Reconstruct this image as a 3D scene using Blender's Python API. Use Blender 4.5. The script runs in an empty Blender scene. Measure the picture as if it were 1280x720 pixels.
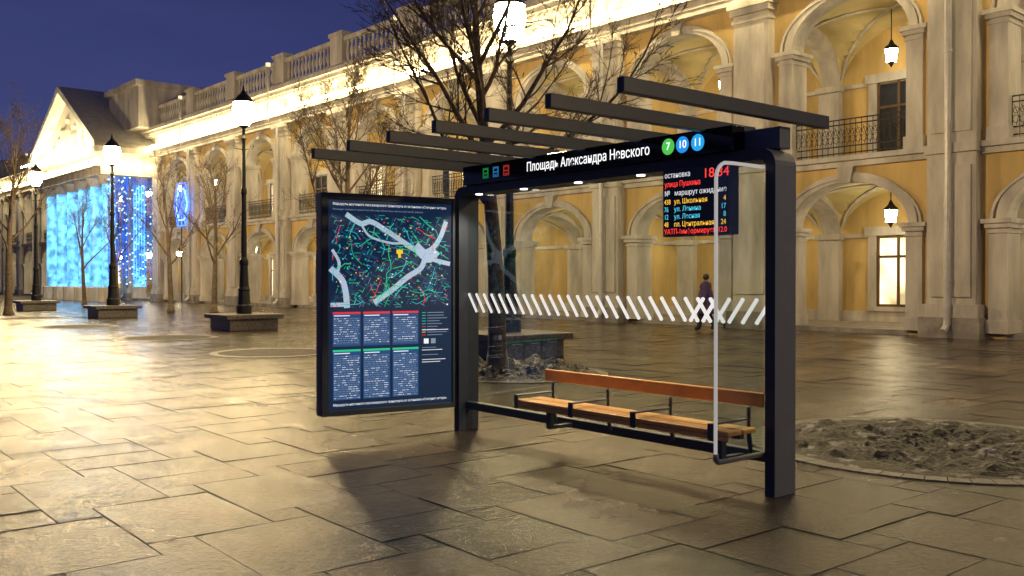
import bpy, math, random
from math import sin, cos, pi, sqrt, radians
from mathutils import Vector, Matrix, noise
random.seed(7)
scene = bpy.context.scene
scene.view_settings.view_transform = 'Standard'
scene.view_settings.look = 'None'
scene.view_settings.exposure = 0

# ------------------------------------------------------------------ helpers
def link(o, parent=None):
    scene.collection.objects.link(o)
    if parent: o.parent = parent
    return o
def empty(name, loc=(0,0,0), rz=0):
    e = bpy.data.objects.new(name, None); e.location = loc; e.rotation_euler = (0,0,rz)
    e.empty_display_size = .3
    return link(e)

def mat(name, col, rough=.6, metal=0, var=.15, scale=3., bump=0., bscale=40., col2=None, spec=.5, coat=0, ramp=(.32,.68), bdist=.02, streak=None):
    m = bpy.data.materials.new(name); m.use_nodes = True
    nt = m.node_tree; b = nt.nodes['Principled BSDF']
    b.inputs['Roughness'].default_value = rough; b.inputs['Metallic'].default_value = metal
    b.inputs['Specular IOR Level'].default_value = spec
    b.inputs['Coat Weight'].default_value = coat
    tc = nt.nodes.new('ShaderNodeTexCoord'); src = tc.outputs['Object']
    if streak:
        ge = nt.nodes.new('ShaderNodeNewGeometry'); mpg = nt.nodes.new('ShaderNodeMapping'); mpg.inputs['Scale'].default_value = streak
        nt.links.new(ge.outputs['Position'], mpg.inputs[0]); src = mpg.outputs[0]
    n = nt.nodes.new('ShaderNodeTexNoise'); n.inputs['Scale'].default_value = scale
    n.inputs['Detail'].default_value = 6; n.inputs['Roughness'].default_value = .6
    nt.links.new(src, n.inputs['Vector'])
    r = nt.nodes.new('ShaderNodeValToRGB')
    c2 = col2 or tuple(c*(1-var*1.5) for c in col)
    c1 = col if col2 else tuple(min(1,c*(1+var)) for c in col)
    r.color_ramp.elements[0].position = ramp[0]; r.color_ramp.elements[1].position = ramp[1]
    r.color_ramp.elements[0].color = (*c2,1); r.color_ramp.elements[1].color = (*c1,1)
    nt.links.new(n.outputs['Fac'], r.inputs['Fac']); nt.links.new(r.outputs['Color'], b.inputs['Base Color'])
    if bump:
        n2 = nt.nodes.new('ShaderNodeTexNoise'); n2.inputs['Scale'].default_value = bscale; n2.inputs['Detail'].default_value = 5
        nt.links.new(tc.outputs['Object'], n2.inputs['Vector'])
        bp = nt.nodes.new('ShaderNodeBump'); bp.inputs['Strength'].default_value = bump; bp.inputs['Distance'].default_value = bdist
        nt.links.new(n2.outputs['Fac'], bp.inputs['Height']); nt.links.new(bp.outputs['Normal'], b.inputs['Normal'])
    return m
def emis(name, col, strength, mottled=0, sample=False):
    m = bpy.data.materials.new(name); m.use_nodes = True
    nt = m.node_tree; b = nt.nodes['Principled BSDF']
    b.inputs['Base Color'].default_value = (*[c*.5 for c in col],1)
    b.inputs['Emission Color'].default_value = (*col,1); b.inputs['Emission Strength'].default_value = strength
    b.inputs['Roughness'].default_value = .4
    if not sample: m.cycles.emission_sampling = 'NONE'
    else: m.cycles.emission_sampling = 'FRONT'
    if mottled:
        tc = nt.nodes.new('ShaderNodeTexCoord'); n = nt.nodes.new('ShaderNodeTexNoise'); n.inputs['Scale'].default_value = mottled
        nt.links.new(tc.outputs['Object'], n.inputs['Vector'])
        mm = nt.nodes.new('ShaderNodeMapRange'); mm.inputs[1].default_value=.35; mm.inputs[2].default_value=.65
        mm.inputs[3].default_value = strength*.3; mm.inputs[4].default_value = strength*1.5
        nt.links.new(n.outputs['Fac'], mm.inputs[0]); nt.links.new(mm.outputs[0], b.inputs['Emission Strength'])
    return m
def glassmat(name, tint=(.93,.96,.95), refl=.5):
    m = bpy.data.materials.new(name); m.use_nodes = True
    nt = m.node_tree; nt.nodes.remove(nt.nodes['Principled BSDF'])
    out = nt.nodes['Material Output']
    t = nt.nodes.new('ShaderNodeBsdfTransparent'); t.inputs[0].default_value = (*tint,1)
    g = nt.nodes.new('ShaderNodeBsdfGlossy'); g.inputs['Roughness'].default_value = .02
    lw = nt.nodes.new('ShaderNodeLayerWeight'); lw.inputs[0].default_value = .25
    mul = nt.nodes.new('ShaderNodeMath'); mul.operation='MULTIPLY'; mul.inputs[1].default_value = refl
    nt.links.new(lw.outputs['Fresnel'], mul.inputs[0])
    mx = nt.nodes.new('ShaderNodeMixShader')
    nt.links.new(mul.outputs[0], mx.inputs[0]); nt.links.new(t.outputs[0], mx.inputs[1]); nt.links.new(g.outputs[0], mx.inputs[2])
    nt.links.new(mx.outputs[0], out.inputs[0])
    return m

class MB:
    def __init__(s): s.v=[]; s.f=[]; s.m=[]
    def face(s, pts, m=0):
        i=len(s.v); s.v += [tuple(p) for p in pts]; s.f.append(tuple(range(i,i+len(pts)))); s.m.append(m)
    def box(s,x0,x1,y0,y1,z0,z1,m=0):
        i=len(s.v)
        s.v += [(x0,y0,z0),(x1,y0,z0),(x1,y1,z0),(x0,y1,z0),(x0,y0,z1),(x1,y0,z1),(x1,y1,z1),(x0,y1,z1)]
        for q in ((0,3,2,1),(4,5,6,7),(0,1,5,4),(1,2,6,5),(2,3,7,6),(3,0,4,7)):
            s.f.append(tuple(i+a for a in q)); s.m.append(m)
    def lathe(s, prof, cx=0, cy=0, n=12, m=0, ph=0):
        i=len(s.v)
        for r,z in prof:
            for k in range(n):
                a=ph+2*pi*k/n; s.v.append((cx+r*cos(a), cy+r*sin(a), z))
        for j in range(len(prof)-1):
            for k in range(n):
                k2=(k+1)%n
                s.f.append((i+j*n+k,i+j*n+k2,i+(j+1)*n+k2,i+(j+1)*n+k)); s.m.append(m)
        s.f.append(tuple(i+k for k in reversed(range(n)))); s.m.append(m)
        j=len(prof)-1
        s.f.append(tuple(i+j*n+k for k in range(n))); s.m.append(m)
    def path(s, pts, radii, n=6, m=0, cap=True):
        i=len(s.v); P=[Vector(p) for p in pts]; u=None
        for j,p in enumerate(P):
            d = (P[min(j+1,len(P)-1)]-P[max(j-1,0)])
            if d.length<1e-9: d=Vector((0,0,1))
            d.normalize()
            if u is None:
                u = d.orthogonal().normalized()
            else:
                u = (u-d*u.dot(d))
                if u.length<1e-6: u=d.orthogonal()
                u.normalize()
            w=d.cross(u); r=radii[j] if hasattr(radii,'__len__') else radii
            for k in range(n):
                a=2*pi*k/n; q=p+(u*cos(a)+w*sin(a))*r; s.v.append(tuple(q))
        for j in range(len(P)-1):
            for k in range(n):
                k2=(k+1)%n
                s.f.append((i+j*n+k,i+j*n+k2,i+(j+1)*n+k2,i+(j+1)*n+k)); s.m.append(m)
        if cap:
            s.f.append(tuple(i+k for k in reversed(range(n)))); s.m.append(m)
            j=len(P)-1; s.f.append(tuple(i+j*n+k for k in range(n))); s.m.append(m)
    def mesh(s,name,mats,smooth=False):
        me=bpy.data.meshes.new(name); me.from_pydata(s.v,[],s.f)
        for m in mats: me.materials.append(m)
        me.polygons.foreach_set('material_index', s.m)
        if smooth: me.polygons.foreach_set('use_smooth',[True]*len(s.f))
        me.update(); return me
    def obj(s,name,mats,parent=None,bevel=0,smooth=False,loc=None,rz=0):
        o=bpy.data.objects.new(name,s.mesh(name,mats,smooth)); link(o,parent)
        if loc: o.location=loc
        o.rotation_euler=(0,0,rz)
        if bevel:
            b=o.modifiers.new('bev','BEVEL'); b.width=bevel; b.segments=2; b.limit_method='ANGLE'
        return o
def text(parent,name,body,size,loc,m,align='LEFT',sx=1,extr=0.0005,fit=None):
    c=bpy.data.curves.new(name,'FONT'); c.body=body; c.size=size; c.align_x=align; c.align_y='CENTER'; c.extrude=extr
    c.materials.append(m); o=bpy.data.objects.new(name,c); link(o,parent)
    o.location=loc; o.rotation_euler=(pi/2,0,0)
    if fit:
        bpy.context.view_layer.update(); sx=fit/max(.01,o.dimensions.x)
    o.scale=(sx,1,1); return o

# ------------------------------------------------------------------ materials
M_yel = mat('ochre_plaster',(.58,.41,.16),.85,var=.2,scale=.9,bump=.15,bscale=30,streak=(1,1,.3))
M_wht = mat('white_trim_plaster',(.54,.50,.44),.8,var=.24,scale=1.5,bump=.15,bscale=25,streak=(1,1,.25))
M_vault = mat('vault_plaster',(.66,.55,.27),.85,var=.10,scale=1)
M_plinth = mat('plinth_stone',(.28,.25,.22),.6,var=.3,scale=2,bump=.3,streak=(1,1,1))
M_iron = mat('wrought_iron',(.012,.012,.014),.45,.3,var=.2)
M_strip = emis('led_strip',(1,.80,.40),62,sample=True)
M_lant = emis('lantern_glass_lit',(1,.86,.56),78,sample=True)
M_winl = emis('shop_window_lit',(1,.80,.45),1.6,mottled=1.2)
M_wind = mat('window_glass_dark',(.03,.035,.05),.06,var=.3)
M_wood = mat('door_brown',(.12,.07,.035),.5,var=.2)
M_pipe = mat('drainpipe_zinc',(.5,.48,.45),.4,.3,var=.1)
M_roof = mat('roof_metal',(.10,.12,.14),.5,var=.3)
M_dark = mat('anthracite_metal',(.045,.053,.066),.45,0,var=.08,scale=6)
M_dark2 = mat('anthracite_metal_pale_lit',(.16,.175,.20),.4,0,var=.05,scale=6)  # paler grey paints light onto the portal's outer faces; also plain paler rails
M_black = mat('black_gloss_panel',(.006,.006,.008),.12,var=.1)
M_glass = glassmat('clear_glass',refl=.13)
M_granite = mat('granite_block',(.15,.135,.12),.4,var=.35,scale=14,bump=.3,bscale=60)
M_bark = mat('bark',(.13,.095,.065),.85,var=.35,scale=9,bump=.8,bscale=30)
M_bench = mat('varnished_wood',(.88,.41,.10),.35,var=.15,scale=4,coat=.3)

# ------------------------------------------------------------------ building
BL = empty('arcade_building',(11.8,25.5,0),math.atan2(-.751,.66))
BLM = Matrix.Translation((11.8,25.5,0))@Matrix.Rotation(math.atan2(-.751,.66),4,'Z')
def arch(w,sp,ri,n=20):
    return [(w*cos(pi*(1-i/n)), sp+ri*sin(pi*(1-i/n))) for i in range(n+1)]
def arch_wall(mb,X,z0,z1,w,sp,ri,y,d,m,mi):
    for yy in (y,y+d):
        mb.face([(-X,yy,z0),(-w,yy,z0),(-w,yy,z1),(-X,yy,z1)],m)
        mb.face([(w,yy,z0),(X,yy,z0),(X,yy,z1),(w,yy,z1)],m)
        A=arch(w,sp,ri)
        for (xa,za),(xb,zb) in zip(A,A[1:]):
            mb.face([(xa,yy,za),(xb,yy,zb),(xb,yy,z1),(xa,yy,z1)],m)
    A=[(-w,z0)]+arch(w,sp,ri)+[(w,z0)]
    for (xa,za),(xb,zb) in zip(A,A[1:]):
        mb.face([(xa,y,za),(xb,y,zb),(xb,y+d,zb),(xa,y+d,za)],mi)
def archivolt(mb,w,sp,ri,t,y0,y1,m):
    A=arch(w,sp,ri); B=arch(w+t,sp,ri+t)
    for i in range(len(A)-1):
        a,b,c,d=A[i],A[i+1],B[i+1],B[i]
        mb.face([(a[0],y0,a[1]),(b[0],y0,b[1]),(c[0],y0,c[1]),(d[0],y0,d[1])],m)
        mb.face([(d[0],y0,d[1]),(c[0],y0,c[1]),(c[0],y1,c[1]),(d[0],y1,d[1])],m)
        mb.face([(a[0],y0,a[1]),(b[0],y0,b[1]),(b[0],y1,b[1]),(a[0],y1,a[1])],m)
BM=[M_yel,M_wht,M_vault,M_plinth,M_iron,M_strip,M_lant,M_winl,M_wind,M_wood,M_pipe,M_roof]
Y,W,V,PL,IR,ST,LA,WL,WD,WO,PI_,RO = range(12)
def window(mb,cx,z0,z1,w,y,glass):
    h=w/2
    mb.box(cx-h-.3,cx-h,y-.12,y,z0-.1,z1+.1,W); mb.box(cx+h,cx+h+.3,y-.12,y,z0-.1,z1+.1,W)
    mb.box(cx-h-.4,cx+h+.4,y-.18,y,z1+.1,z1+.4,W)
    mb.box(cx-h-.3,cx+h+.3,y-.2,y,z0-.25,z0-.1,W)
    mb.box(cx-h,cx+h,y-.03,y-.01,z0-.1,z1+.1,glass)
    fr=.09
    for xa in (cx-h,cx-fr/2,cx+h-fr): mb.box(xa,xa+fr,y-.09,y-.031,z0-.1,z1+.1,WO)
    for zz in (z0-.1,z0+(z1-z0)*.7,z1+.1-fr): mb.box(cx-h+fr,cx+h-fr,y-.08,y-.032,zz,zz+fr,WO)
def bay(kind):
    mb=MB(); X=3.15
    arch_wall(mb,X,0,4.9,1.85,3.15,1.3,0,.6,Y,W)
    arch_wall(mb,X,4.9,10.4,1.85,8.6,1.4,0,.6,Y,W)
    archivolt(mb,1.85,3.15,1.3,.26,-.09,0,W); archivolt(mb,1.85,8.6,1.4,.26,-.09,0,W)
    archivolt(mb,2.18,3.15,1.37,.07,-.13,0,W); archivolt(mb,2.18,8.6,1.47,.07,-.13,0,W)
    for zc in (4.45,10.0):
        mb.face([(-.16,-.2,zc-.05),(.16,-.2,zc-.05),(.26,-.2,zc+.42),(-.26,-.2,zc+.42)],W)
        mb.face([(-.16,-.2,zc-.05),(-.26,-.2,zc+.42),(-.26,0,zc+.42),(-.16,0,zc-.05)],W)
        mb.face([(.16,-.2,zc-.05),(.26,-.2,zc+.42),(.26,0,zc+.42),(.16,0,zc-.05)],W)
        mb.face([(-.16,-.2,zc-.05),(.16,-.2,zc-.05),(.16,0,zc-.05),(-.16,0,zc-.05)],W)
    for s in (-1,1):
        def sb(xa,xb,*a): mb.box(min(s*xa,s*xb),max(s*xa,s*xb),*a)
        for zb,zt in ((.15,3.15),(5.2,8.6)):
            sb(1.8,2.27,-.13,.7,zb+.35,zt-.38,W)
            sb(1.75,2.32,-.19,.76,zb,zb+.35,W)
            sb(1.77,2.3,-.17,.73,zt-.38,zt-.3,W)
            sb(1.72,2.35,-.22,.79,zt-.24,zt-.12,W); sb(1.66,2.42,-.28,.85,zt-.12,zt,W)
            sb(1.8,2.27,-.13,.7,zt-.3,zt-.24,W)
        sb(2.5,3.15,-.35,0,.9,9.75,W)
        sb(2.62,3.15,-.42,-.35,1.1,4.6,W); sb(2.62,3.15,-.42,-.35,5.5,9.6,W)
        sb(2.4,3.15,-.46,0,.55,.9,W); sb(2.34,3.15,-.52,0,0,.55,PL)
        sb(2.46,3.15,-.42,0,9.75,9.87,W); sb(2.42,3.15,-.48,0,10.0,10.2,W); sb(2.36,3.15,-.55,0,10.2,10.4,W); sb(2.5,3.15,-.35,0,9.87,10.0,W)
        sb(2.46,3.15,-.45,0,4.95,5.2,W)
        sb(2.27,2.5,-.06,0,0,.6,PL)
    mb.box(-2.46,2.46,-.13,0,4.88,5.05,W); mb.box(-2.46,2.46,-.25,0,5.05,5.2,W)
    # entablature
    mb.box(-X,X,-.40,.6,10.4,10.6,W); mb.box(-X,X,-.46,.6,10.6,10.85,W); mb.box(-X,X,-.66,.6,10.85,10.95,W)
    mb.box(-X,X,-.3,.6,10.95,11.85,W)
    mb.box(-X,X,-.55,.6,11.85,12.0,W); mb.box(-X,X,-.8,.6,12.0,12.2,W); mb.box(-X,X,-1.0,.6,12.2,12.42,W)
    mb.box(-X,X,-.86,-.74,11.02,11.14,ST)
    for xx in (-2,0,2): mb.box(xx-.03,xx+.03,-.74,-.3,11.05,11.08,W)
    x=-X+.15
    while x<X-.1:
        mb.box(x,x+.16,-.72,-.55,11.86,11.995,W); x+=.42
    mb.box(-X,X,-.4,0,12.42,12.75,W)
    mb.box(-2.55,2.55,-.36,-.04,13.85,14.08,W)
    for s in (-1,1):
        xa,xb=sorted((s*2.55,s*3.15)); mb.box(xa,xb,-.45,.05,12.75,14.2,W)
        xa,xb=sorted((s*2.48,s*3.15)); mb.box(xa,xb,-.52,.12,14.2,14.38,W)
    n=13
    for i in range(n):
        bx=-2.35+4.7*i/(n-1)
        mb.lathe([(.07,12.75),(.07,12.85),(.05,12.95),(.11,13.2),(.1,13.35),(.05,13.6),(.07,13.75),(.07,13.85)],bx,-.2,6,W)
    mb.face([(-X,.1,12.6),(X,.1,12.6),(X,9,14.6),(-X,9,14.6)],RO)
    # galleries
    for z0,sp,ri in ((.14,3.15,1.45),(5.16,8.3,1.8)):
        mb.box(-X,X,.0,4.6,z0-.14,z0,PL)
        nx,ny=24,12
        def H(x,y):
            zy=sqrt(max(0,1-((y-2.6)/2.0)**2)); zx=sqrt(max(0,1-(x/2.8)**2))
            if abs(x)>2.8: return sp+(ri-.22)*zy-.02
            return sp+ri*max(zx,zy)
        xs=[-X,-2.801]+[-2.8+5.6*i/nx for i in range(nx+1)]+[2.801,X]; ys=[.6+4*j/ny for j in range(ny+1)]
        for i in range(len(xs)-1):
            for j in range(ny):
                mb.face([(xs[i],ys[j],H(xs[i],ys[j])),(xs[i+1],ys[j],H(xs[i+1],ys[j])),(xs[i+1],ys[j+1],H(xs[i+1],ys[j+1])),(xs[i],ys[j+1],H(xs[i],ys[j+1]))], W if (i<2 or i>=len(xs)-3) else V)
        for sgn in (-1,1):
            pts=[]
            for i in range(17):
                t=-1+2*i/16; xx=2.78*t*sgn; yy=2.6+1.98*t
                pts.append((xx,yy,H(xx*.999,yy)-.02))
            mb.path(pts,.06,4,W)
        for s in (-1,1):
            xa,xb=sorted((s*2.75,s*3.15)); mb.box(xa,xb,4.35,4.6,z0,sp-.2,W)
            xa,xb=sorted((s*2.68,s*3.15)); mb.box(xa,xb,4.25,4.6,sp-.2,sp,W)
        mb.box(-2.68,2.68,4.52,4.6,sp-.15,sp-.02,W)
        mb.box(-2.75,2.75,4.5,4.6,z0,z0+.35,W)
        zl=z0+3.35
        mb.path([(0,2.6,zl+.55),(0,2.6,sp+ri-.05)],.015,5,IR)
        mb.lathe([(.17,zl-.12),(.22,zl+.25)],0,2.6,6,LA)
        mb.lathe([(.25,zl+.25),(.24,zl+.3),(.1,zl+.42),(.03,zl+.56)],0,2.6,6,IR)
        mb.lathe([(.01,zl-.3),(.04,zl-.25),(.12,zl-.125)],0,2.6,6,IR)
        for k in range(6):
            a=2*pi*k/6; mb.path([(.175*cos(a),2.6+.175*sin(a),zl-.12),(.228*cos(a),2.6+.228*sin(a),zl+.25)],.012,4,IR)
    mb.face([(-X,4.6,0),(X,4.6,0),(X,4.6,10.8),(-X,4.6,10.8)],Y)
    if kind=='A':
        window(mb,-.7,.75,2.95,1.5,4.6,WL); window(mb,-.7,5.5,8.1,1.5,4.6,WD)
    else:
        window(mb,-.7,.3,2.95,1.3,4.6,WL); window(mb,-.7,5.5,8.1,1.4,4.6,WL)
    yb=.1
    for zz in (5.3,5.5,6.15,6.3): mb.box(-1.78,1.78,yb-.02,yb+.02,zz,zz+.035,IR)
    x=-1.78
    while x<1.8:
        mb.box(x-.008,x+.008,yb-.008,yb+.008,5.2,6.3,IR); x+=.178
    for i in range(20):
        cx=-1.69+.178*i
        if cx>1.75: break
        for cz,r in ((5.72,.085),(5.95,.07)):
            mb.path([(cx+r*cos(a*pi/5),yb,cz+r*1.2*sin(a*pi/5)) for a in range(11)],.009,3,IR,cap=False)
        mb.path([(cx,yb,5.55),(cx+.06,yb,5.8),(cx-.05,yb,6.1)],.01,3,IR)
    if kind=='A':
        mb.lathe([(.09,.35),(.09,10.35)],3.15,-.56,10,PI_)
        for zz in (1.5,3.5,5.6,7.6,9.5): mb.lathe([(.11,zz),(.11,zz+.08)],3.15,-.56,10,PI_)
        mb.path([(3.15,-.56,.45),(3.15,-.62,.3),(3.15,-.8,.18)],.09,8,PI_)
        mb.lathe([(.05,10.5),(.05,13.6)],3.15,-1.1,8,PI_)
        mb.box(3.05,3.25,-1.2,-1.0,13.6,13.8,WL)
    return mb
bays={k:bay(k).mesh('arcade_bay_'+k,BM) for k in 'AB'}
for k in range(-2,22):
    o=bpy.data.objects.new('arcade_bay',bays['A' if k%2==0 else 'B']); link(o,BL)
    o.location=(-2.85-6.3*k,0,0)
# portico
PO = empty('pedimented_portico'); PO.matrix_world=BLM.copy()
M_cur = emis('light_string_cyan',(.14,.52,1),1.3,mottled=1.8)
M_curb= emis('light_string_blue',(.03,.13,.9),.9,mottled=3)
M_bulb= emis('bulb_white_blue',(.4,.75,1),2.2)
M_tymp = mat('pediment_plaster',(.7,.62,.5),.8,var=.12,scale=.7)
M_strip2 = emis('pediment_floodlight_strip',(1,.85,.5),180,sample=True)
mb=MB(); x0,x1=-73,-57; yf=-4
for i in range(6):
    cx=x0+1.1+(x1-x0-2.2)*i/5
    mb.lathe([(.75,0),(.75,1),(.55,1.05)],cx,yf+.9,14,1)
    mb.lathe([(.46,1.06),(.46,2),(.42,8.39)],cx,yf+.9,14,3)
    mb.lathe([(.5,8.4),(.65,8.6),(.8,8.99)],cx,yf+.9,14,1)
mb.lathe([(.46,1.06),(.42,8.39)],x1-.9,-1.0,12,3)
mb.lathe([(.5,8.4),(.65,8.6),(.8,8.99)],x1-.9,-1.0,12,1)
mb.box(x0,x1,yf,0,9,9.6,1); mb.box(x0+.1,x1-.1,yf+.1,0,9.6,10.5,1); mb.box(x0-.6,x1+.6,yf-.6,0,10.5,10.9,1)
mb.box(x0,x1,yf-.5,yf-.42,9.65,9.73,2); mb.box(x0,x1,yf-.40,yf-.0,9.55,9.65,1)
mb.box(x1+.42,x1+.5,yf,-.5,9.65,9.73,2)
xm=(x0+x1)/2; zt=15.8
mb.face([(x0,yf+.2,10.9),(x1,yf+.2,10.9),(xm,yf+.2,zt-.2)],0)
for sx,xe in ((-1,x0-.6),(1,x1+.6)):
    a=(xe,10.9); b=(xm,zt); t=.5
    mb.face([(a[0],yf-.6,a[1]),(b[0],yf-.6,b[1]),(b[0],yf-.6,b[1]+t),(a[0],yf-.6,a[1]+t*.6)],1)
    mb.face([(a[0],yf-.6,a[1]+t*.6),(b[0],yf-.6,b[1]+t),(b[0],0,b[1]+t),(a[0],0,a[1]+t*.6)],7)
    mb.face([(a[0],yf-.6,a[1]),(b[0],yf-.6,b[1]),(b[0],0,b[1]),(a[0],0,a[1])],1)
mb.box(x0+.4,x1-.4,yf-1.3,yf-1.2,10.7,10.8,6)
for i in range(8): mb.box(x0+1+2*i,x0+1.05+2*i,yf-1.2,yf-.6,10.72,10.76,1)
for dx,s in ((-3.5,.9),(-1.6,1.3),(0,1.7),(1.6,1.3),(3.5,.9)):
    mb.lathe([(.45*s,10.95),(.5*s,11.4),(.35*s,10.9+1.2*s),(.15*s,10.9+1.5*s),(.2*s,10.9+1.7*s),(.05*s,10.9+1.95*s)],xm+dx,yf+.25,8,0)
mb.box(x1-5,x1+1.2,-1.8,4,12.4,15.3,1); mb.box(x1-5.2,x1+1.5,-2.1,4,15.3,15.7,1)
mb.obj('portico_body',[M_tymp,M_wht,M_strip,M_cur,M_curb,M_roof,M_strip2,mat('pale_roof_metal',(.36,.35,.34),.6)],PO)  # last material: paler grey metal for the roof slopes
mb=MB()
for i in range(40):
    if i<22: px=x0+.4+(x1-x0-.8)*i/21; py=yf+1.9
    else: px=x1-.2; py=yf+.6+3.3*(i-22)/18
    mb.box(px-.02,px+.02,py-.02,py+.02,1.6+random.random(),8.9,1)
    z=1.2+random.random()*.5
    while z<8.9:
        mb.box(px-.045,px+.045,py-.045,py+.045,z,z+.09,0 if random.random()<.35 else 1); z+=.5
mb.obj('light_curtain',[M_bulb,M_curb],PO)
# blue light ornament
OR=empty('blue_light_ornament'); OR.matrix_world=BLM.copy()
mb=MB(); cx,cz=-50.4,6.6
for k in range(6):
    a=pi*k/6; c,s=cos(a),sin(a)
    mb.path([(cx-1.2*c,-.9,cz-1.5*s),(cx+1.2*c,-.9,cz+1.5*s)],.05,4,0)
for r in (.55,.95,1.3):
    mb.path([(cx+r*cos(a*pi/3),-.9,cz+r*1.25*sin(a*pi/3)) for a in range(7)],.05,4,1 if r==.95 else 0)
mb.path([(cx,-.9,cz-1.5),(cx,-.9,cz-6.6)],.04,5,2)
mb.path([(cx,-.9,cz+1.2),(cx,0,cz+1.8)],.03,5,2)
mb.obj('led_star',[emis('blue_led',(.05,.15,1),3.5),emis('cyan_led',(.2,.6,1),3),M_iron],OR)

# ------------------------------------------------------------------ ground + paving
def stone(name,base):
    m=bpy.data.materials.new(name); m.use_nodes=True; nt=m.node_tree; b=nt.nodes['Principled BSDF']; L=nt.links.new
    g=nt.nodes.new('ShaderNodeNewGeometry')
    n1=nt.nodes.new('ShaderNodeTexNoise'); n1.inputs['Scale'].default_value=1.1; n1.inputs['Detail'].default_value=5
    n2=nt.nodes.new('ShaderNodeTexNoise'); n2.inputs['Scale'].default_value=70; n2.inputs['Detail'].default_value=3
    n3=nt.nodes.new('ShaderNodeTexNoise'); n3.inputs['Scale'].default_value=24; n3.inputs['Detail'].default_value=7; n3.inputs['Roughness'].default_value=.7
    n4=nt.nodes.new('ShaderNodeTexNoise'); n4.inputs['Scale'].default_value=.45; n4.inputs['Detail'].default_value=4
    for n in (n1,n2,n3,n4): L(g.outputs['Position'],n.inputs['Vector'])
    at=nt.nodes.new('ShaderNodeAttribute'); at.attribute_name='tint'
    ramp=nt.nodes.new('ShaderNodeValToRGB'); e=ramp.color_ramp.elements
    e[0].color=(base[0]*.3,base[1]*.3,base[2]*.35,1); e[1].color=(base[0]*2.6,base[1]*2.5,base[2]*2.2,1)
    x=e.new(.5); x.color=(base[0],base[1],base[2],1)
    a1=nt.nodes.new('ShaderNodeMath'); a1.operation='MULTIPLY_ADD'; a1.inputs[1].default_value=1.6; L(n3.outputs['Fac'],a1.inputs[0]); L(at.outputs['Fac'],a1.inputs[2])
    a2=nt.nodes.new('ShaderNodeMath'); a2.operation='SUBTRACT'; a2.inputs[1].default_value=.8; L(a1.outputs[0],a2.inputs[0])
    L(a2.outputs[0],ramp.inputs['Fac']); L(ramp.outputs['Color'],b.inputs['Base Color'])
    mr=nt.nodes.new('ShaderNodeMapRange'); mr.inputs[1].default_value=.38; mr.inputs[2].default_value=.64; mr.inputs[3].default_value=.05; mr.inputs[4].default_value=.30
    ad=nt.nodes.new('ShaderNodeMath'); ad.operation='MULTIPLY_ADD'; ad.inputs[1].default_value=.45; L(n1.outputs['Fac'],ad.inputs[0])
    hf=nt.nodes.new('ShaderNodeMath'); hf.operation='MULTIPLY_ADD'; hf.inputs[1].default_value=.4; L(n4.outputs['Fac'],hf.inputs[0])
    ht=nt.nodes.new('ShaderNodeMath'); ht.operation='MULTIPLY'; ht.inputs[1].default_value=.15; L(at.outputs['Fac'],ht.inputs[0]); L(ht.outputs[0],hf.inputs[2])
    L(hf.outputs[0],ad.inputs[2])
    L(ad.outputs[0],mr.inputs[0]); L(mr.outputs[0],b.inputs['Roughness'])
    b.inputs['IOR'].default_value=1.4; b.inputs['Specular IOR Level'].default_value=.42
    mx=nt.nodes.new('ShaderNodeMath'); mx.operation='ADD'
    s2=nt.nodes.new('ShaderNodeMath'); s2.operation='MULTIPLY'; s2.inputs[1].default_value=.5; L(n2.outputs['Fac'],s2.inputs[0])
    L(s2.outputs[0],mx.inputs[0]); L(n3.outputs['Fac'],mx.inputs[1])
    bp=nt.nodes.new('ShaderNodeBump'); bp.inputs['Strength'].default_value=.9; bp.inputs['Distance'].default_value=.008
    L(mx.outputs[0],bp.inputs['Height']); L(bp.outputs['Normal'],b.inputs['Normal'])
    return m
M_stone=stone('wet_granite_paving',(.052,.038,.025))
M_joint=mat('joint_ground',(.012,.010,.008),.6,var=.3,scale=.8,bump=.3)
mb=MB(); mb.face([(-900,-60,-.008),(700,-60,-.008),(700,1500,-.008),(-900,1500,-.008)],0); mb.obj('ground',[M_joint])
ang=math.atan2(-.775,.632); Wd,Hd,bq=1.12,.80,.28; gap=.0055
ca,sa=cos(ang),sin(ang)
v=[];f=[];tint=[]
bl_inv=BLM.inverted()
def addtile(x,y,w,h,t):
    cxx,cyy=x+w/2,y+h/2
    wx,wy=cxx*ca-cyy*sa, cxx*sa+cyy*ca
    if wy<-3 or wy>75 or wx<-75 or wx>22 or abs(wx)>wy*.75+7: return
    lb=bl_inv@Vector((wx,wy,0))
    if lb.y>.2: return
    i=len(v); tz=random.uniform(-.001,.001); tx=random.uniform(-.0035,.0035)*w; ty=random.uniform(-.0035,.0035)*h
    for (px,py,sx,sy) in ((x+gap,y+gap,-1,-1),(x+w-gap,y+gap,1,-1),(x+w-gap,y+h-gap,1,1),(x+gap,y+h-gap,-1,1)):
        v.append((px*ca-py*sa,px*sa+py*ca,tz+sx*tx+sy*ty))
    f.append((i,i+1,i+2,i+3)); tint.append(t)
for i in range(-120,120):
    for j in range(-140,140):
        ox=i*Wd-j*bq; oy=i*bq+j*Hd
        if abs(ox)>110 or abs(oy)>110: continue
        t=random.gauss(.5,.2)
        if random.random()<.45:
            sp=random.choice((.5,.4,.6)); addtile(ox,oy,Wd*sp,Hd,t); addtile(ox+Wd*sp,oy,Wd*(1-sp),Hd,random.gauss(.5,.2))
        else: addtile(ox,oy,Wd,Hd,t)
        addtile(ox+Wd,oy,bq,bq,random.gauss(.4,.12))
me=bpy.data.meshes.new('paving'); me.from_pydata(v,[],f); me.materials.append(M_stone)
a=me.attributes.new('tint','FLOAT','FACE'); a.data.foreach_set('value',tint)
link(bpy.data.objects.new('paving',me))

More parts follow.
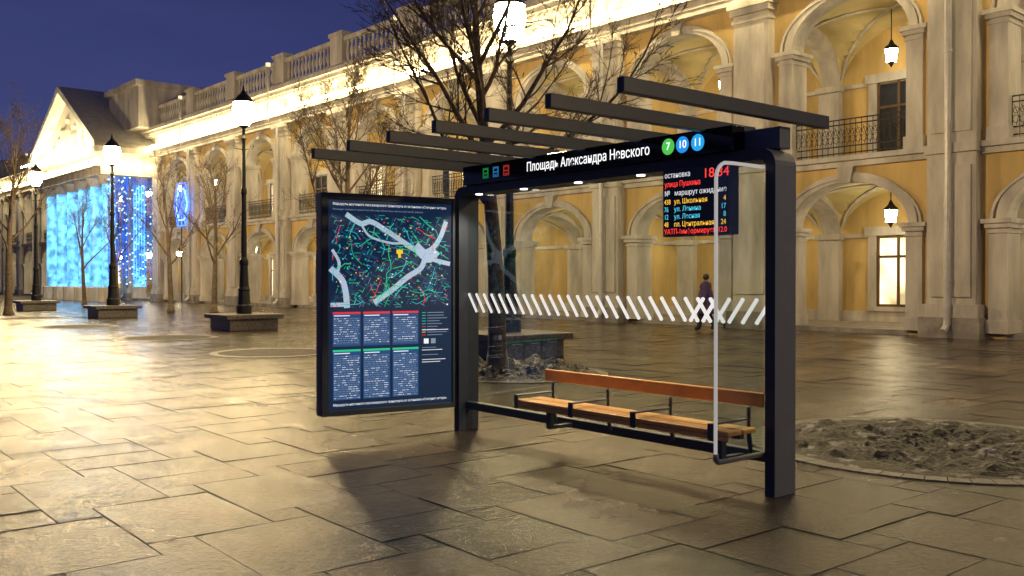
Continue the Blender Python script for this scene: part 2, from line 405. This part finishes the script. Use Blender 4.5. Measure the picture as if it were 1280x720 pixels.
# tree pits
M_soil=mat('wet_soil',(.05,.035,.022),.7,scale=6,col2=(.018,.012,.008),bump=1,bscale=25)
M_snowmix=mat('snowy_soil',(.42,.39,.36),.5,scale=4.5,col2=(.024,.015,.009),bump=1,bscale=30,ramp=(.56,.66),bdist=.03)
def mound(name,x,y,R,h,seed,parent=None,m=None):
    mb=MB(); n=130; nr=46; pts=[]
    for j in range(nr+1):
        row=[]
        for k in range(n):
            a=2*pi*k/n; rr=R*j/nr
            px,py=rr*cos(a),rr*sin(a)
            q=noise.fractal(Vector((px*2.6+seed,py*2.6,seed)),.7,2.1,6)
            edge=min(1,(1-j/nr)*5)
            row.append((px,py,.009+max(0,(h*(q+.45))*edge)))
        pts.append(row)
    for j in range(nr):
        for k in range(n):
            k2=(k+1)%n; mb.face([pts[j][k],pts[j+1][k],pts[j+1][k2],pts[j][k2]],0)
    mb.obj(name,[m or M_soil],parent,smooth=True,loc=(x,y,0))
def pit(x,y,R,h,snow):
    e=empty('tree_pit',(x,y,0))
    mound('soil',0,0,R,h,x*3.1+y,e,M_snowmix if snow else M_soil)
    mb=MB(); n=64
    for k in range(n):
        a0=2*pi*(k+.03)/n; a1=2*pi*(k+.97)/n
        r0,r1=R*.97,R+.14
        p=[(r0*cos(a0),r0*sin(a0)),(r1*cos(a0),r1*sin(a0)),(r1*cos(a1),r1*sin(a1)),(r0*cos(a1),r0*sin(a1))]
        mb.face([(q[0],q[1],.012) for q in p],0)
        for q0,q1 in zip(p,p[1:]+p[:1]): mb.face([(q0[0],q0[1],0),(q1[0],q1[1],0),(q1[0],q1[1],.012),(q0[0],q0[1],.012)],0)
    mb.obj('stone_ring',[M_granite],e)
pit(4.0,8.75,1.6,.075,True)
pit(.1,15.5,1.35,.17,True)
for (x,y) in ((-5.1,19.9),(-9.2,25),(-14.4,31),(-19.5,38)): pit(x,y,1.15,.02,False)

# ------------------------------------------------------------------ street lamps
M_lamp=emis('street_lamp_glass_lit',(1,.74,.38),520,sample=True)
def lamp_mesh():
    mb=MB()
    mb.lathe([(.24,.5),(.24,.75),(.2,.8),(.17,1.2),(.19,1.25),(.15,1.35),(.12,2.0),(.14,2.05),(.14,2.15),(.09,2.25),(.075,4.2),(.095,4.25),(.095,4.35),(.065,4.45),(.05,5.9),(.09,5.95),(.05,6.05),(.04,6.25),(.17,6.36)],0,0,14,0)
    mb.lathe([(.17,6.37),(.30,6.6),(.34,6.85),(.30,7.06)],0,0,12,1)
    mb.lathe([(.33,7.065),(.30,7.13),(.18,7.28),(.11,7.34),(.05,7.44),(.02,7.62)],0,0,12,0)
    for s in (-1,1):
        mb.path([(0,0,5.6),(s*.28,0,5.65),(s*.3,0,5.75)],.015,5,0)
    return mb
lm=lamp_mesh().mesh('street_lamp',[M_iron,M_lamp])
def seatblock(name,x,y,rz):
    mb=MB(); mb.box(-.78,.78,-.78,.78,0,.36,0); mb.box(-.92,.92,-.92,.92,.36,.5,0)
    mb.obj(name,[M_granite],None,bevel=.02,loc=(x,y,0),rz=rz)
for (x,y) in ((-.05,18.9),(-8.36,29.2),(-16.6,38.9),(-24.4,48.0),(-33,58),(16.5,-.5)):
    o=bpy.data.objects.new('street_lamp',lm); link(o); o.location=(x,y,0); o.rotation_euler=(0,0,.3)
    seatblock('granite_bench',x,y,ang)

# ------------------------------------------------------------------ trees
def tree(x,y,H,seed,rb=.16,dens=1.0,spread=.5,fork=.34,lr=.05):
    rnd=random.Random(seed); mb=MB()
    def branch(p,d,L,r,lev):
        nseg={0:8,1:8,2:5,3:3,4:2}[lev]; sides={0:12,1:7,2:4,3:3,4:3}[lev]
        pts=[Vector(p)]; rad=[r]; dirs=[d.copy()]
        dd=d.copy()
        for i in range(nseg):
            wob={0:.022,1:.10,2:.15,3:.2,4:.2}[lev]
            dd=dd+Vector((rnd.gauss(0,wob),rnd.gauss(0,wob),rnd.gauss(0,wob*.6)+(.07 if lev else 0)))
            dd.normalize(); pts.append(pts[-1]+dd*L/nseg); dirs.append(dd.copy())
            tfr=(i+1)/nseg
            rad.append(max(.0035,r*(1-tfr*(.8 if lev==0 else .82))))
        mb.path(pts,rad,sides,0,cap=False)
        if lev==0: return pts,rad,dirs
        if lev<4:
            nch={1:int(10*dens),2:int(7*dens),3:int(4*dens)}[lev]
            for c in range(nch):
                t=rnd.uniform(.2 if lev==1 else .12,1.0); k=min(nseg-1,int(t*nseg)); fr=t*nseg-k
                pp=pts[k].lerp(pts[k+1],fr); base=dirs[k+1]
                o=base.orthogonal().normalized(); o=Matrix.Rotation(rnd.uniform(0,2*pi),3,base)@o
                an=rnd.uniform(.4,.8); nd=(base*cos(an)+o*sin(an)).normalized()
                ll=L*{1:.42,2:.5,3:.55}[lev]*rnd.uniform(.6,1.1)*(1.15-.5*t)
                branch(pp,nd,ll,max(.0045,min(rad[k]*.55,{1:.02,2:.010,3:.006}[lev])),lev+1)
    pts,rad,dirs=branch(Vector((0,0,0)),Vector((0,0,1)),H*.82,rb,0)
    mb.lathe([(rb*1.6,-.02),(rb*1.2,.12),(rb*.97,.4)],0,0,12,0)
    nl=int(12*dens)
    for i in range(nl):
        t=fork/.82+(.98-fork/.82)*i/(nl-1); k=min(7,int(t*8)); fr=t*8-k
        pp=pts[k].lerp(pts[k+1],min(1,fr)); az=i*2.4+rnd.uniform(-.3,.3); an=spread*(1.3-.8*i/(nl-1))*rnd.uniform(.85,1.15)
        nd=Vector((cos(az)*sin(an),sin(az)*sin(an),cos(an)))
        branch(pp,nd,H*rnd.uniform(.42,.52)*(1-.5*i/nl),min(rad[k]*.5,lr),1)
    mb.obj('bare_tree',[M_bark],None,smooth=True,loc=(x,y,0),rz=seed)
tree(-.24,15.4,8.2,3,.165,1.35,.8,.33)
tree(-4.2,24.5,7.2,5,.12,1.2,.65,.3)
tree(-22.6,42,9.4,11,.17,1.0,.55,.3)
tree(-16.4,45,7.4,13,.14,.9,.5,.3)
tree(-14.0,44,7.4,17,.15,.95,.55,.3)
tree(-26.5,58,7.2,19,.13,.8,.5,.3)
tree(-24.0,57,7.0,23,.13,.8,.5,.3)

# ------------------------------------------------------------------ bus shelter
SO=(-.52,9.65,0)
SH=empty('bus_shelter',SO,ang)
E_w=emis('white_led_text',(1,1,1),1.3)
def frame_outline(x0,x1,z1,r,n=6):
    P=[(x0,0)]
    for i in range(n+1):
        a=pi-(pi/2)*i/n; P.append((x0+r+r*cos(a),z1-r+r*sin(a)))
    for i in range(n+1):
        a=pi/2-(pi/2)*i/n; P.append((x1-r+r*cos(a),z1-r+r*sin(a)))
    P.append((x1,0)); return P
mb=MB()
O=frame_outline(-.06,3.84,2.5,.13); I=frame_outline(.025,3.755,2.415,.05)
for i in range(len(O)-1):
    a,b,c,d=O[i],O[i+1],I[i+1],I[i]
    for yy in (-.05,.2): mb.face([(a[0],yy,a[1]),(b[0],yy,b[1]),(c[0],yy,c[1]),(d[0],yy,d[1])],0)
    mb.face([(a[0],-.05,a[1]),(b[0],-.05,b[1]),(b[0],.2,b[1]),(a[0],.2,a[1])],1)  # outer faces use the paler metal, their lit look put into the colour
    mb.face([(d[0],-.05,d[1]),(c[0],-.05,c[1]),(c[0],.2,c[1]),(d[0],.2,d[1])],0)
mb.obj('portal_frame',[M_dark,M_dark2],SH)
mb=MB()
mb.box(.028,3.752,.03,.11,.22,.30,0)
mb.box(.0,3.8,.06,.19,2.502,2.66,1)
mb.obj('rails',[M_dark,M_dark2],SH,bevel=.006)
mb=MB()
for i in range(7):
    x=-.05+3.93*i/6
    mb.box(x-.03,x+.03,-1.66,.52,2.67,2.765,0)
mb.obj('roof_beams',[M_dark],SH,bevel=.005)
mb=MB(); mb.box(.03,3.75,.064,.074,.303,2.412,0); mb.obj('glass_back',[M_glass],SH)
mb=MB(); lx=(.3,1.0,1.75,2.5,3.3)
for x in lx: mb.lathe([(.035,2.407),(.035,2.4145)],x,-.0,16,0)
mb.obj('soffit_lights',[emis('soffit_led',(1,.93,.8),6)],SH)
for x in lx:
    l=bpy.data.lights.new('soffit_spot','SPOT'); l.energy=55; l.color=(1,.88,.7); l.spot_size=radians(125); l.spot_blend=.9; l.shadow_soft_size=.03
    o=bpy.data.objects.new('soffit_spot',l); link(o,SH); o.location=(x,-.0,2.40); o.rotation_euler=(radians(-10),0,0)
# stripes on glass
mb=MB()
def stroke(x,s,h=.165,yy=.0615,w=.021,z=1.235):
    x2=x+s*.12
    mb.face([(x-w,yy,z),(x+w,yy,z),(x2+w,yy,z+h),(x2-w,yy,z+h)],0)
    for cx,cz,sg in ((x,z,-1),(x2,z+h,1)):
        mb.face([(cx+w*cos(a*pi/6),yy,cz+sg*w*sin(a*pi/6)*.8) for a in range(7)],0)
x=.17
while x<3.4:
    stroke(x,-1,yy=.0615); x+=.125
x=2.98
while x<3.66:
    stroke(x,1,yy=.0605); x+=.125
mb.obj('glass_stripes',[emis('white_vinyl_glow',(1,.97,.92),.8)],SH)  # vinyl gets emission, imitating lamplight falling on the white stripes
text(SH,'maker_text','Изготовитель: ООО «ФАВОР-ГАРАНТ»',.055,(1.5,.061,.34),mat('vinyl_text',(.5,.5,.5),.6))
# side hoop
mb=MB(); hx=3.74; hy=-.585; pts=[(hx,-.05,2.36),(hx,hy+.18,2.36)]
for i in range(1,7):
    a=pi/2*i/6; pts.append((hx,hy+.12-.12*sin(a),2.24+.12*cos(a)))
pts+=[(hx,hy,.36)]
mb.path(pts,.013,8,0)
mb.obj('side_hoop',[emis('white_edge_strip',(1,.96,.92),.35)],SH,smooth=True)
mb=MB(); pts=[(hx,hy,.36)]
for i in range(1,7):
    a=pi/2*i/6; pts.append((hx,hy+.04-.04*cos(a),.35-.05*sin(a)))
pts+=[(hx,-.05,.30)]
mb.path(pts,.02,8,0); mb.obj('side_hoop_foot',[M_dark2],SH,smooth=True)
mb=MB(); mb.box(hx-.004,hx+.004,hy+.02,-.052,.33,2.345,0); mb.obj('side_glass',[M_glass],SH)

# stop name sign
SG=empty('stop_name_sign',SO,ang)
mb=MB(); mb.box(.16,3.50,-.10,.05,2.502,2.688,0); mb.obj('sign_box',[M_black],SG,bevel=.004)
text(SG,'stop_name','Площадь Александра Невского',.118,(1.16,-.103,2.59),E_w,fit=1.52)
for cx,col,t in ((2.885,(.08,.55,.08),'7'),(3.03,(.02,.28,.85),'10'),(3.18,(.02,.38,.85),'11')):
    mb=MB(); mb.face([(cx+.064*cos(a*pi/16),-.1025,2.595+.064*sin(a*pi/16)) for a in range(32)],0)
    mb.obj('route_disc_'+t,[emis('disc_'+t,col,1.0)],SG); text(SG,'route_'+t,t,.085,(cx,-.104,2.595),E_w,'CENTER')
for cx,col in ((.54,(.01,.25,.05)),(.70,(.02,.18,.4)),(.86,(.4,.03,.02))):
    mb=MB(); 
    mb.face([(cx-.045,-.1025,2.545),(cx+.045,-.1025,2.545),(cx+.045,-.1025,2.645),(cx-.045,-.1025,2.645)],0)
    for q in ((-.025,.025,2.60,2.625),(-.03,.03,2.57,2.585),(-.03,-.012,2.553,2.562),(.012,.03,2.553,2.562)):
        mb.face([(cx+q[0],-.1035,q[2]),(cx+q[1],-.1035,q[2]),(cx+q[1],-.1035,q[3]),(cx+q[0],-.1035,q[3])],1)
    mb.obj('transport_icon',[emis('icon',col,.7),M_black],SG)

# arrivals board
AB=empty('arrivals_board',SO,ang)
mb=MB(); mb.box(2.89,3.53,-.17,-.055,1.885,2.405,0); mb.obj('board_case',[M_dark],AB,bevel=.006)
mb=MB(); mb.box(2.905,3.515,-.174,-.1705,1.90,2.39,0); mb.obj('board_face',[M_black],AB)
ER=emis('led_red',(1,.05,.04),1.3); EY=emis('led_yellow',(1,.55,.05),1.1); EC=emis('led_cyan',(.1,.6,.8),1.0); EW=emis('led_white',(.8,.82,.85),.9)
yb=-.1765
text(AB,'t1','остановка',.058,(2.915,yb,2.355),EW,fit=.25); text(AB,'t2','18:34',.10,(3.29,yb,2.342),ER,fit=.22)
text(AB,'t3','улица Пушкина',.06,(2.915,yb,2.285),ER,fit=.35)
text(AB,'t4','№   маршрут ожидание',.055,(2.915,yb,2.215),EW,fit=.59)
for i,(n,s,w,e,ft) in enumerate((('438','ул. Школьная','4',EY,.32),('76','ул. Ленина','17',EC,.26),('12','ул. Лесная','8',EC,.25),('48','пл. Центральная','24',EY,.38))):
    z=2.15-i*.058
    text(AB,'n',n,.054,(2.912,yb,z),e,sx=.8); text(AB,'s',s,.054,(3.01,yb,z),e,fit=ft); text(AB,'w',w,.054,(3.505,yb,z),e,'RIGHT',sx=.85)
text(AB,'t5','УАТП-1информирует, 12.0',.056,(2.912,yb,1.92),ER,fit=.6)

# shelter bench
BN=empty('wooden_bench',SO,ang)
mb=MB()
for (ya,yb2) in ((-.42,-.27),(-.25,-.10)): mb.box(1.38,3.72,ya,yb2,.455,.49,0)
mb.box(1.35,3.73,-.045,-.015,.63,.735,0)
mb.box(1.38,3.72,-.425,-.405,.42,.453,0)
mb.obj('slats',[M_bench],BN,bevel=.008)
mb=MB()
for x in (1.45,2.15,2.85,3.6):
    P=[(x,-.03,.62),(x,-.03,.44),(x,-.40,.425)]
    mb.path(P,.014,6,0)
    mb.box(x-.025,x+.025,-.47,-.455,.42,.53,0); mb.box(x-.025,x+.025,-.47,-.05,.53,.542,0)
    mb.path([(x,.0,.27),(x,-.03,.44)],.018,6,0)
mb.box(1.42,3.68,-.24,-.19,.415,.453,0)
for x in (1.62,3.5):
    mb.box(x-.025,x+.025,-.24,.03,.235,.265,0); mb.box(x-.025,x+.025,-.24,-.19,.265,.413,0)
mb.obj('brackets',[M_dark],BN,bevel=.002)

# route map display
mo=(-1.81,8.88,0); mr=math.atan2(.508,.861)
MP=empty('route_map_display',mo,mr); MW=1.42; z0,z1=.245,2.385
mb=MB(); mb.box(0,MW,.01,.15,z0,z1,0)
mb.box(0,.07,-.012,.01,z0,z1,0); mb.box(MW-.03,MW,-.012,.01,z0,z1,0); mb.box(.07,MW-.03,-.012,.01,z0,z0+.055,0); mb.box(.07,MW-.03,-.012,.01,z1-.06,z1,0)
for zz in (.6,2.0): mb.box(MW,MW+.13,.03,.11,zz,zz+.08,0)
mb.obj('casing',[M_dark],MP,bevel=.005)
sx0,sx1,sz0,sz1=.075,MW-.035,z0+.06,z1-.065
def S(fx,fy): return (sx0+fx*(sx1-sx0), sz1-fy*(sz1-sz0))
lay=[.0]
def strip(mb,pts,w,m):
    lay[0]+=.000004; yy=.006-lay[0]
    for (a,b) in zip(pts,pts[1:]):
        A=Vector(S(*a)); B=Vector(S(*b)); d=(B-A)
        if d.length<1e-5: continue
        d.normalize(); n=Vector((-d.y,d.x))*w/2; A-=d*w*.2; B+=d*w*.2
        q=[A+n,B+n,B-n,A-n]; mb.face([(p.x,yy,p.y) for p in q],m)
def rect(mb,fx0,fx1,fy0,fy1,m):
    lay[0]+=.000004; yy=.006-lay[0]
    a=S(fx0,fy0); b=S(fx1,fy1); mb.face([(a[0],yy,a[1]),(b[0],yy,a[1]),(b[0],yy,b[1]),(a[0],yy,b[1])],m)
SC=[emis('scr_navy',(.004,.016,.045),1),emis('scr_water',(.36,.44,.54),1),emis('scr_green',(.02,.50,.24),1.0),emis('scr_red',(.65,.03,.04),1),
    emis('scr_white',(.75,.8,.85),1),emis('scr_yellow',(.8,.55,.02),1),emis('scr_blue',(.014,.06,.18),1),emis('scr_block',(.010,.045,.10),1),emis('scr_textgrey',(.20,.27,.36),.9),emis('scr_cyan',(.03,.45,.55),1)]
mb=MB(); rect(mb,0,1,0,1,0)
rnd=random.Random(4)
MT,MBm=.065,.515
def inside(p): return 0.01<p[0]<.99 and MT<p[1]<MBm
def seg(p,a,L,w,m):
    q=(p[0]+cos(a)*L,p[1]+sin(a)*L*.64)
    if inside(p) and inside(q): strip(mb,[p,q],w,m)
for i in range(260):
    p=(rnd.uniform(.02,.98),rnd.uniform(MT,MBm)); seg(p,rnd.choice((.5,2.07))+rnd.gauss(0,.1),rnd.uniform(.03,.1),.016,7)
def smooth(P,n=8):
    out=[]
    for i in range(len(P)-1):
        p0=P[max(i-1,0)];p1=P[i];p2=P[i+1];p3=P[min(i+2,len(P)-1)]
        for k in range(n):
            t=k/n
            out.append(tuple(.5*((2*p1[c])+(-p0[c]+p2[c])*t+(2*p0[c]-5*p1[c]+4*p2[c]-p3[c])*t*t+(-p0[c]+3*p1[c]-3*p2[c]+p3[c])*t**3) for c in (0,1)))
    out.append(P[-1]); return out
rivers=[([(.14,.07),(.25,.11),(.33,.10),(.45,.14),(.58,.19),(.72,.24),(.82,.23),(.9,.17),(.95,.09)],.05),([(.72,.24),(.85,.28),(.98,.30)],.045),([(.78,.25),(.74,.32),(.62,.37),(.5,.43),(.36,.49)],.055),
 ([(.02,.33),(.1,.38),(.13,.44),(.14,.51)],.06),([(.02,.5),(.14,.5)],.04),([(.25,.11),(.32,.17),(.48,.2),(.6,.2)],.022),([(.03,.24),(.08,.3),(.06,.36)],.03),([(.70,.22),(.80,.27),(.86,.24)],.10)]
for P,w in rivers: strip(mb,smooth(P),w,1)
for i in range(46):
    a=rnd.choice((.45,.52,2.0,2.1))+rnd.gauss(0,.1); p=(rnd.uniform(.0,.9),rnd.uniform(MT,MBm)); m=rnd.choice((2,2,2,2,9,9,2,3))
    P=[p]; 
    for k in range(rnd.randint(2,5)):
        a+=rnd.gauss(0,.3); q=(P[-1][0]+cos(a)*.045,P[-1][1]+sin(a)*.03)
        if not inside(q): break
        P.append(q)
    if len(P)>1 and inside(P[0]): strip(mb,P,rnd.choice((.005,.007,.008)),m)
for i in range(230):
    p=(rnd.uniform(.02,.97),rnd.uniform(MT+.01,MBm-.01)); m=rnd.choice((2,2,2,3,9,4,5,9)); s=rnd.choice((.005,.007,.009)); rect(mb,p[0],p[0]+s*1.4,p[1],p[1]+s*.8,m)
for i in range(300): seg((rnd.uniform(.02,.95),rnd.uniform(MT,MBm)),rnd.choice((.5,2.05,0)),rnd.uniform(.02,.05),.004,rnd.choice((8,8,2,2,9)))
strip(mb,[(.555,.235),(.56,.27)],.03,5); strip(mb,[(.54,.243),(.58,.243)],.04,5)
for r,(fy0,fy1,hm) in enumerate(((.535,.70,3),(.715,.955,2))):
    for c in range(3):
        a=.03+c*.235; b=a+.215
        rect(mb,a,b,fy0,fy1,6); rect(mb,a,b,fy0,fy0+.010,hm)
        y=fy0+.018
        strip(mb,[(a+.01,y),(a+.13,y)],.009,4); y+=.014
        while y<fy1-.008:
            x=a+.01
            strip(mb,[(a+.005,y+.006),(b-.005,y+.006)],.0012,8)
            while x<b-.02:
                l=rnd.uniform(.008,.035); strip(mb,[(x,y),(min(x+l,b-.008),y)],.005,rnd.choice((8,8,4))); x+=l+.008
            y+=.0105
x=.745
y=.545
while y<.66:
    strip(mb,[(x,y),(x+.03,y)],.006,rnd.choice((2,3,5,9))); strip(mb,[(x+.045,y),(x+.045+rnd.uniform(.06,.17),y)],.006,8); y+=.014
rect(mb,.76,.80,.675,.70,4); rect(mb,.82,.86,.675,.70,8)
y=.72
while y<.95:
    if rnd.random()<.8 and y<.8: strip(mb,[(x,y),(x+rnd.uniform(.1,.2),y)],.0055,4 if rnd.random()<.3 else 8)
    y+=.012
rect(mb,.745,.97,.63,.633,4)
mb.obj('screen',SC,MP)
for fy,sz,col in ((.02,.034,SC[4]),(.045,.024,SC[8]),(.978,.034,SC[4])):
    p=S(.03,fy); t='Маршруты наземного пассажирского транспорта от остановки «Северное метро»' if fy!=.045 else 'Passenger transport routes from the stop «Severnoye metro» and nearby stations'
    text(MP,'title',t,sz,(p[0],-.003,p[1]),col,fit=(sx1-sx0)*(.92 if fy!=.045 else .72))

# ------------------------------------------------------------------ person walking
def person(x,y,rz):
    P=empty('walking_person',(x,y,0),rz)
    coat=mat('purple_coat',(.06,.03,.11),.8,var=.2); skin=mat('skin',(.5,.3,.22),.5,var=.05); hair=mat('dark_hair',(.02,.012,.01),.5); tr=mat('dark_trousers',(.015,.015,.02),.8); boot=mat('boots',(.01,.01,.01),.4)
    def mk(name,verts,edges,radii,m):
        me=bpy.data.meshes.new(name); me.from_pydata(verts,edges,[]); me.materials.append(m)
        o=bpy.data.objects.new(name,me); link(o,P)
        s=o.modifiers.new('skin','SKIN'); s.use_smooth_shade=True
        if not me.skin_vertices: return o
        for i,r in enumerate(radii): me.skin_vertices[0].data[i].radius=(r if isinstance(r,tuple) else (r,r))
        me.skin_vertices[0].data[0].use_root=True
        q=o.modifiers.new('sub','SUBSURF'); q.levels=2; q.render_levels=2
        return o
    mk('legs',[(0,0,.92),(0,.09,.88),(.13,.1,.5),(.18,.1,.1),(.32,.1,.05),(0,-.09,.88),(-.05,-.1,.5),(-.24,-.1,.16),(-.14,-.1,.05)],
       [(0,1),(1,2),(2,3),(3,4),(0,5),(5,6),(6,7),(7,8)],[.15,.12,.10,.075,.055,.12,.10,.075,.055],tr)
    mk('coat_arms',[(0,0,1.05),(0,0,1.25),(.01,0,1.42),(.02,0,1.52),(.0,.19,1.42),(-.1,.25,1.14),(0,.27,.9),(.0,-.19,1.42),(.05,-.25,1.14),(.24,-.24,.98)],
       [(0,1),(1,2),(2,3),(2,4),(4,5),(5,6),(2,7),(7,8),(8,9)],[.20,.19,.16,.07,.095,.07,.055,.095,.07,.055],coat)
    mb=MB(); mb.lathe([(.31,.52),(.30,.62),(.26,.9),(.22,1.12),(.20,1.25)],0,0,20,0); mb.obj('coat_skirt',[coat],P,smooth=True)
    mk('head',[(.02,0,1.52),(.03,0,1.58),(.04,0,1.66),(.05,0,1.72)],[(0,1),(1,2),(2,3)],[.05,.06,.09,.075],skin)
    mk('hair',[(.0,0,1.54),(-.01,0,1.66),(.03,0,1.745)],[(0,1),(1,2)],[.10,.115,.085],hair)
    mb=MB(); mb.path([(.12,0,1.67),(.155,0,1.64),(.125,0,1.63)],[.012,.016,.01],5,0); mb.obj('nose',[skin],P)
    for hx,hy,hz in ((.0,.27,.86),(.27,-.24,.95)):
        mb=MB(); mb.path([(hx,hy,hz+.05),(hx,hy,hz)],[.03,.036],6,0)
        for i in range(4): mb.path([(hx-.025+.017*i,hy,hz),(hx-.025+.017*i+.006,hy,hz-.05),(hx-.02+.017*i+.016,hy,hz-.08+.006*abs(i-1.5))],[.009,.008,.006],5,0)
        mb.path([(hx+.03,hy,hz+.03),(hx+.05,hy,hz),(hx+.05,hy,hz-.02)],[.01,.009,.007],5,0); mb.obj('hand',[skin],P)
    mb=MB(); mb.box(-.1,.12,.29,.36,.72,.92,0); mb.path([(-.08,.32,.92),(0,.3,1.0),(.1,.32,.92)],.01,5,0); mb.obj('handbag',[boot],P,bevel=.02)
person(5.9,28.5,radians(150))

# ------------------------------------------------------------------ world
w=bpy.data.worlds.new('World'); scene.world=w; w.use_nodes=True; nt=w.node_tree; L=nt.links.new
bg=nt.nodes['Background']
tc=nt.nodes.new('ShaderNodeTexCoord'); sp=nt.nodes.new('ShaderNodeSeparateXYZ'); L(tc.outputs['Generated'],sp.inputs[0])
rp=nt.nodes.new('ShaderNodeValToRGB'); e=rp.color_ramp.elements
e[0].position=0; e[0].color=(.075,.075,.17,1); e[1].position=1; e[1].color=(.008,.010,.035,1)
for p,c in ((.12,(.055,.066,.19,1)),(.22,(.040,.050,.165,1)),(.36,(.022,.028,.105,1))):
    q=e.new(p); q.color=c
nz=nt.nodes.new('ShaderNodeTexNoise'); nz.inputs['Scale'].default_value=3; nz.inputs['Detail'].default_value=5
mp=nt.nodes.new('ShaderNodeMapping'); mp.inputs['Scale'].default_value=(1,1,4); L(tc.outputs['Generated'],mp.inputs[0]); L(mp.outputs[0],nz.inputs['Vector'])
ma=nt.nodes.new('ShaderNodeMath'); ma.operation='MULTIPLY_ADD'; ma.inputs[1].default_value=.2
L(nz.outputs['Fac'],ma.inputs[0]); L(sp.outputs['Z'],ma.inputs[2])
mb2=nt.nodes.new('ShaderNodeMath'); mb2.operation='SUBTRACT'; mb2.inputs[1].default_value=.10; L(ma.outputs[0],mb2.inputs[0])
L(mb2.outputs[0],rp.inputs['Fac']); L(rp.outputs['Color'],bg.inputs['Color']); bg.inputs['Strength'].default_value=1.0

# ------------------------------------------------------------------ camera
c=bpy.data.cameras.new('camera'); co=bpy.data.objects.new('camera',c); link(co)
c.sensor_width=36; c.lens=1170/1280*36; c.clip_end=3000; c.clip_start=.05
co.location=(0,0,1.55); co.rotation_euler=(pi/2-math.atan(10/1170),0,0)
scene.camera=co
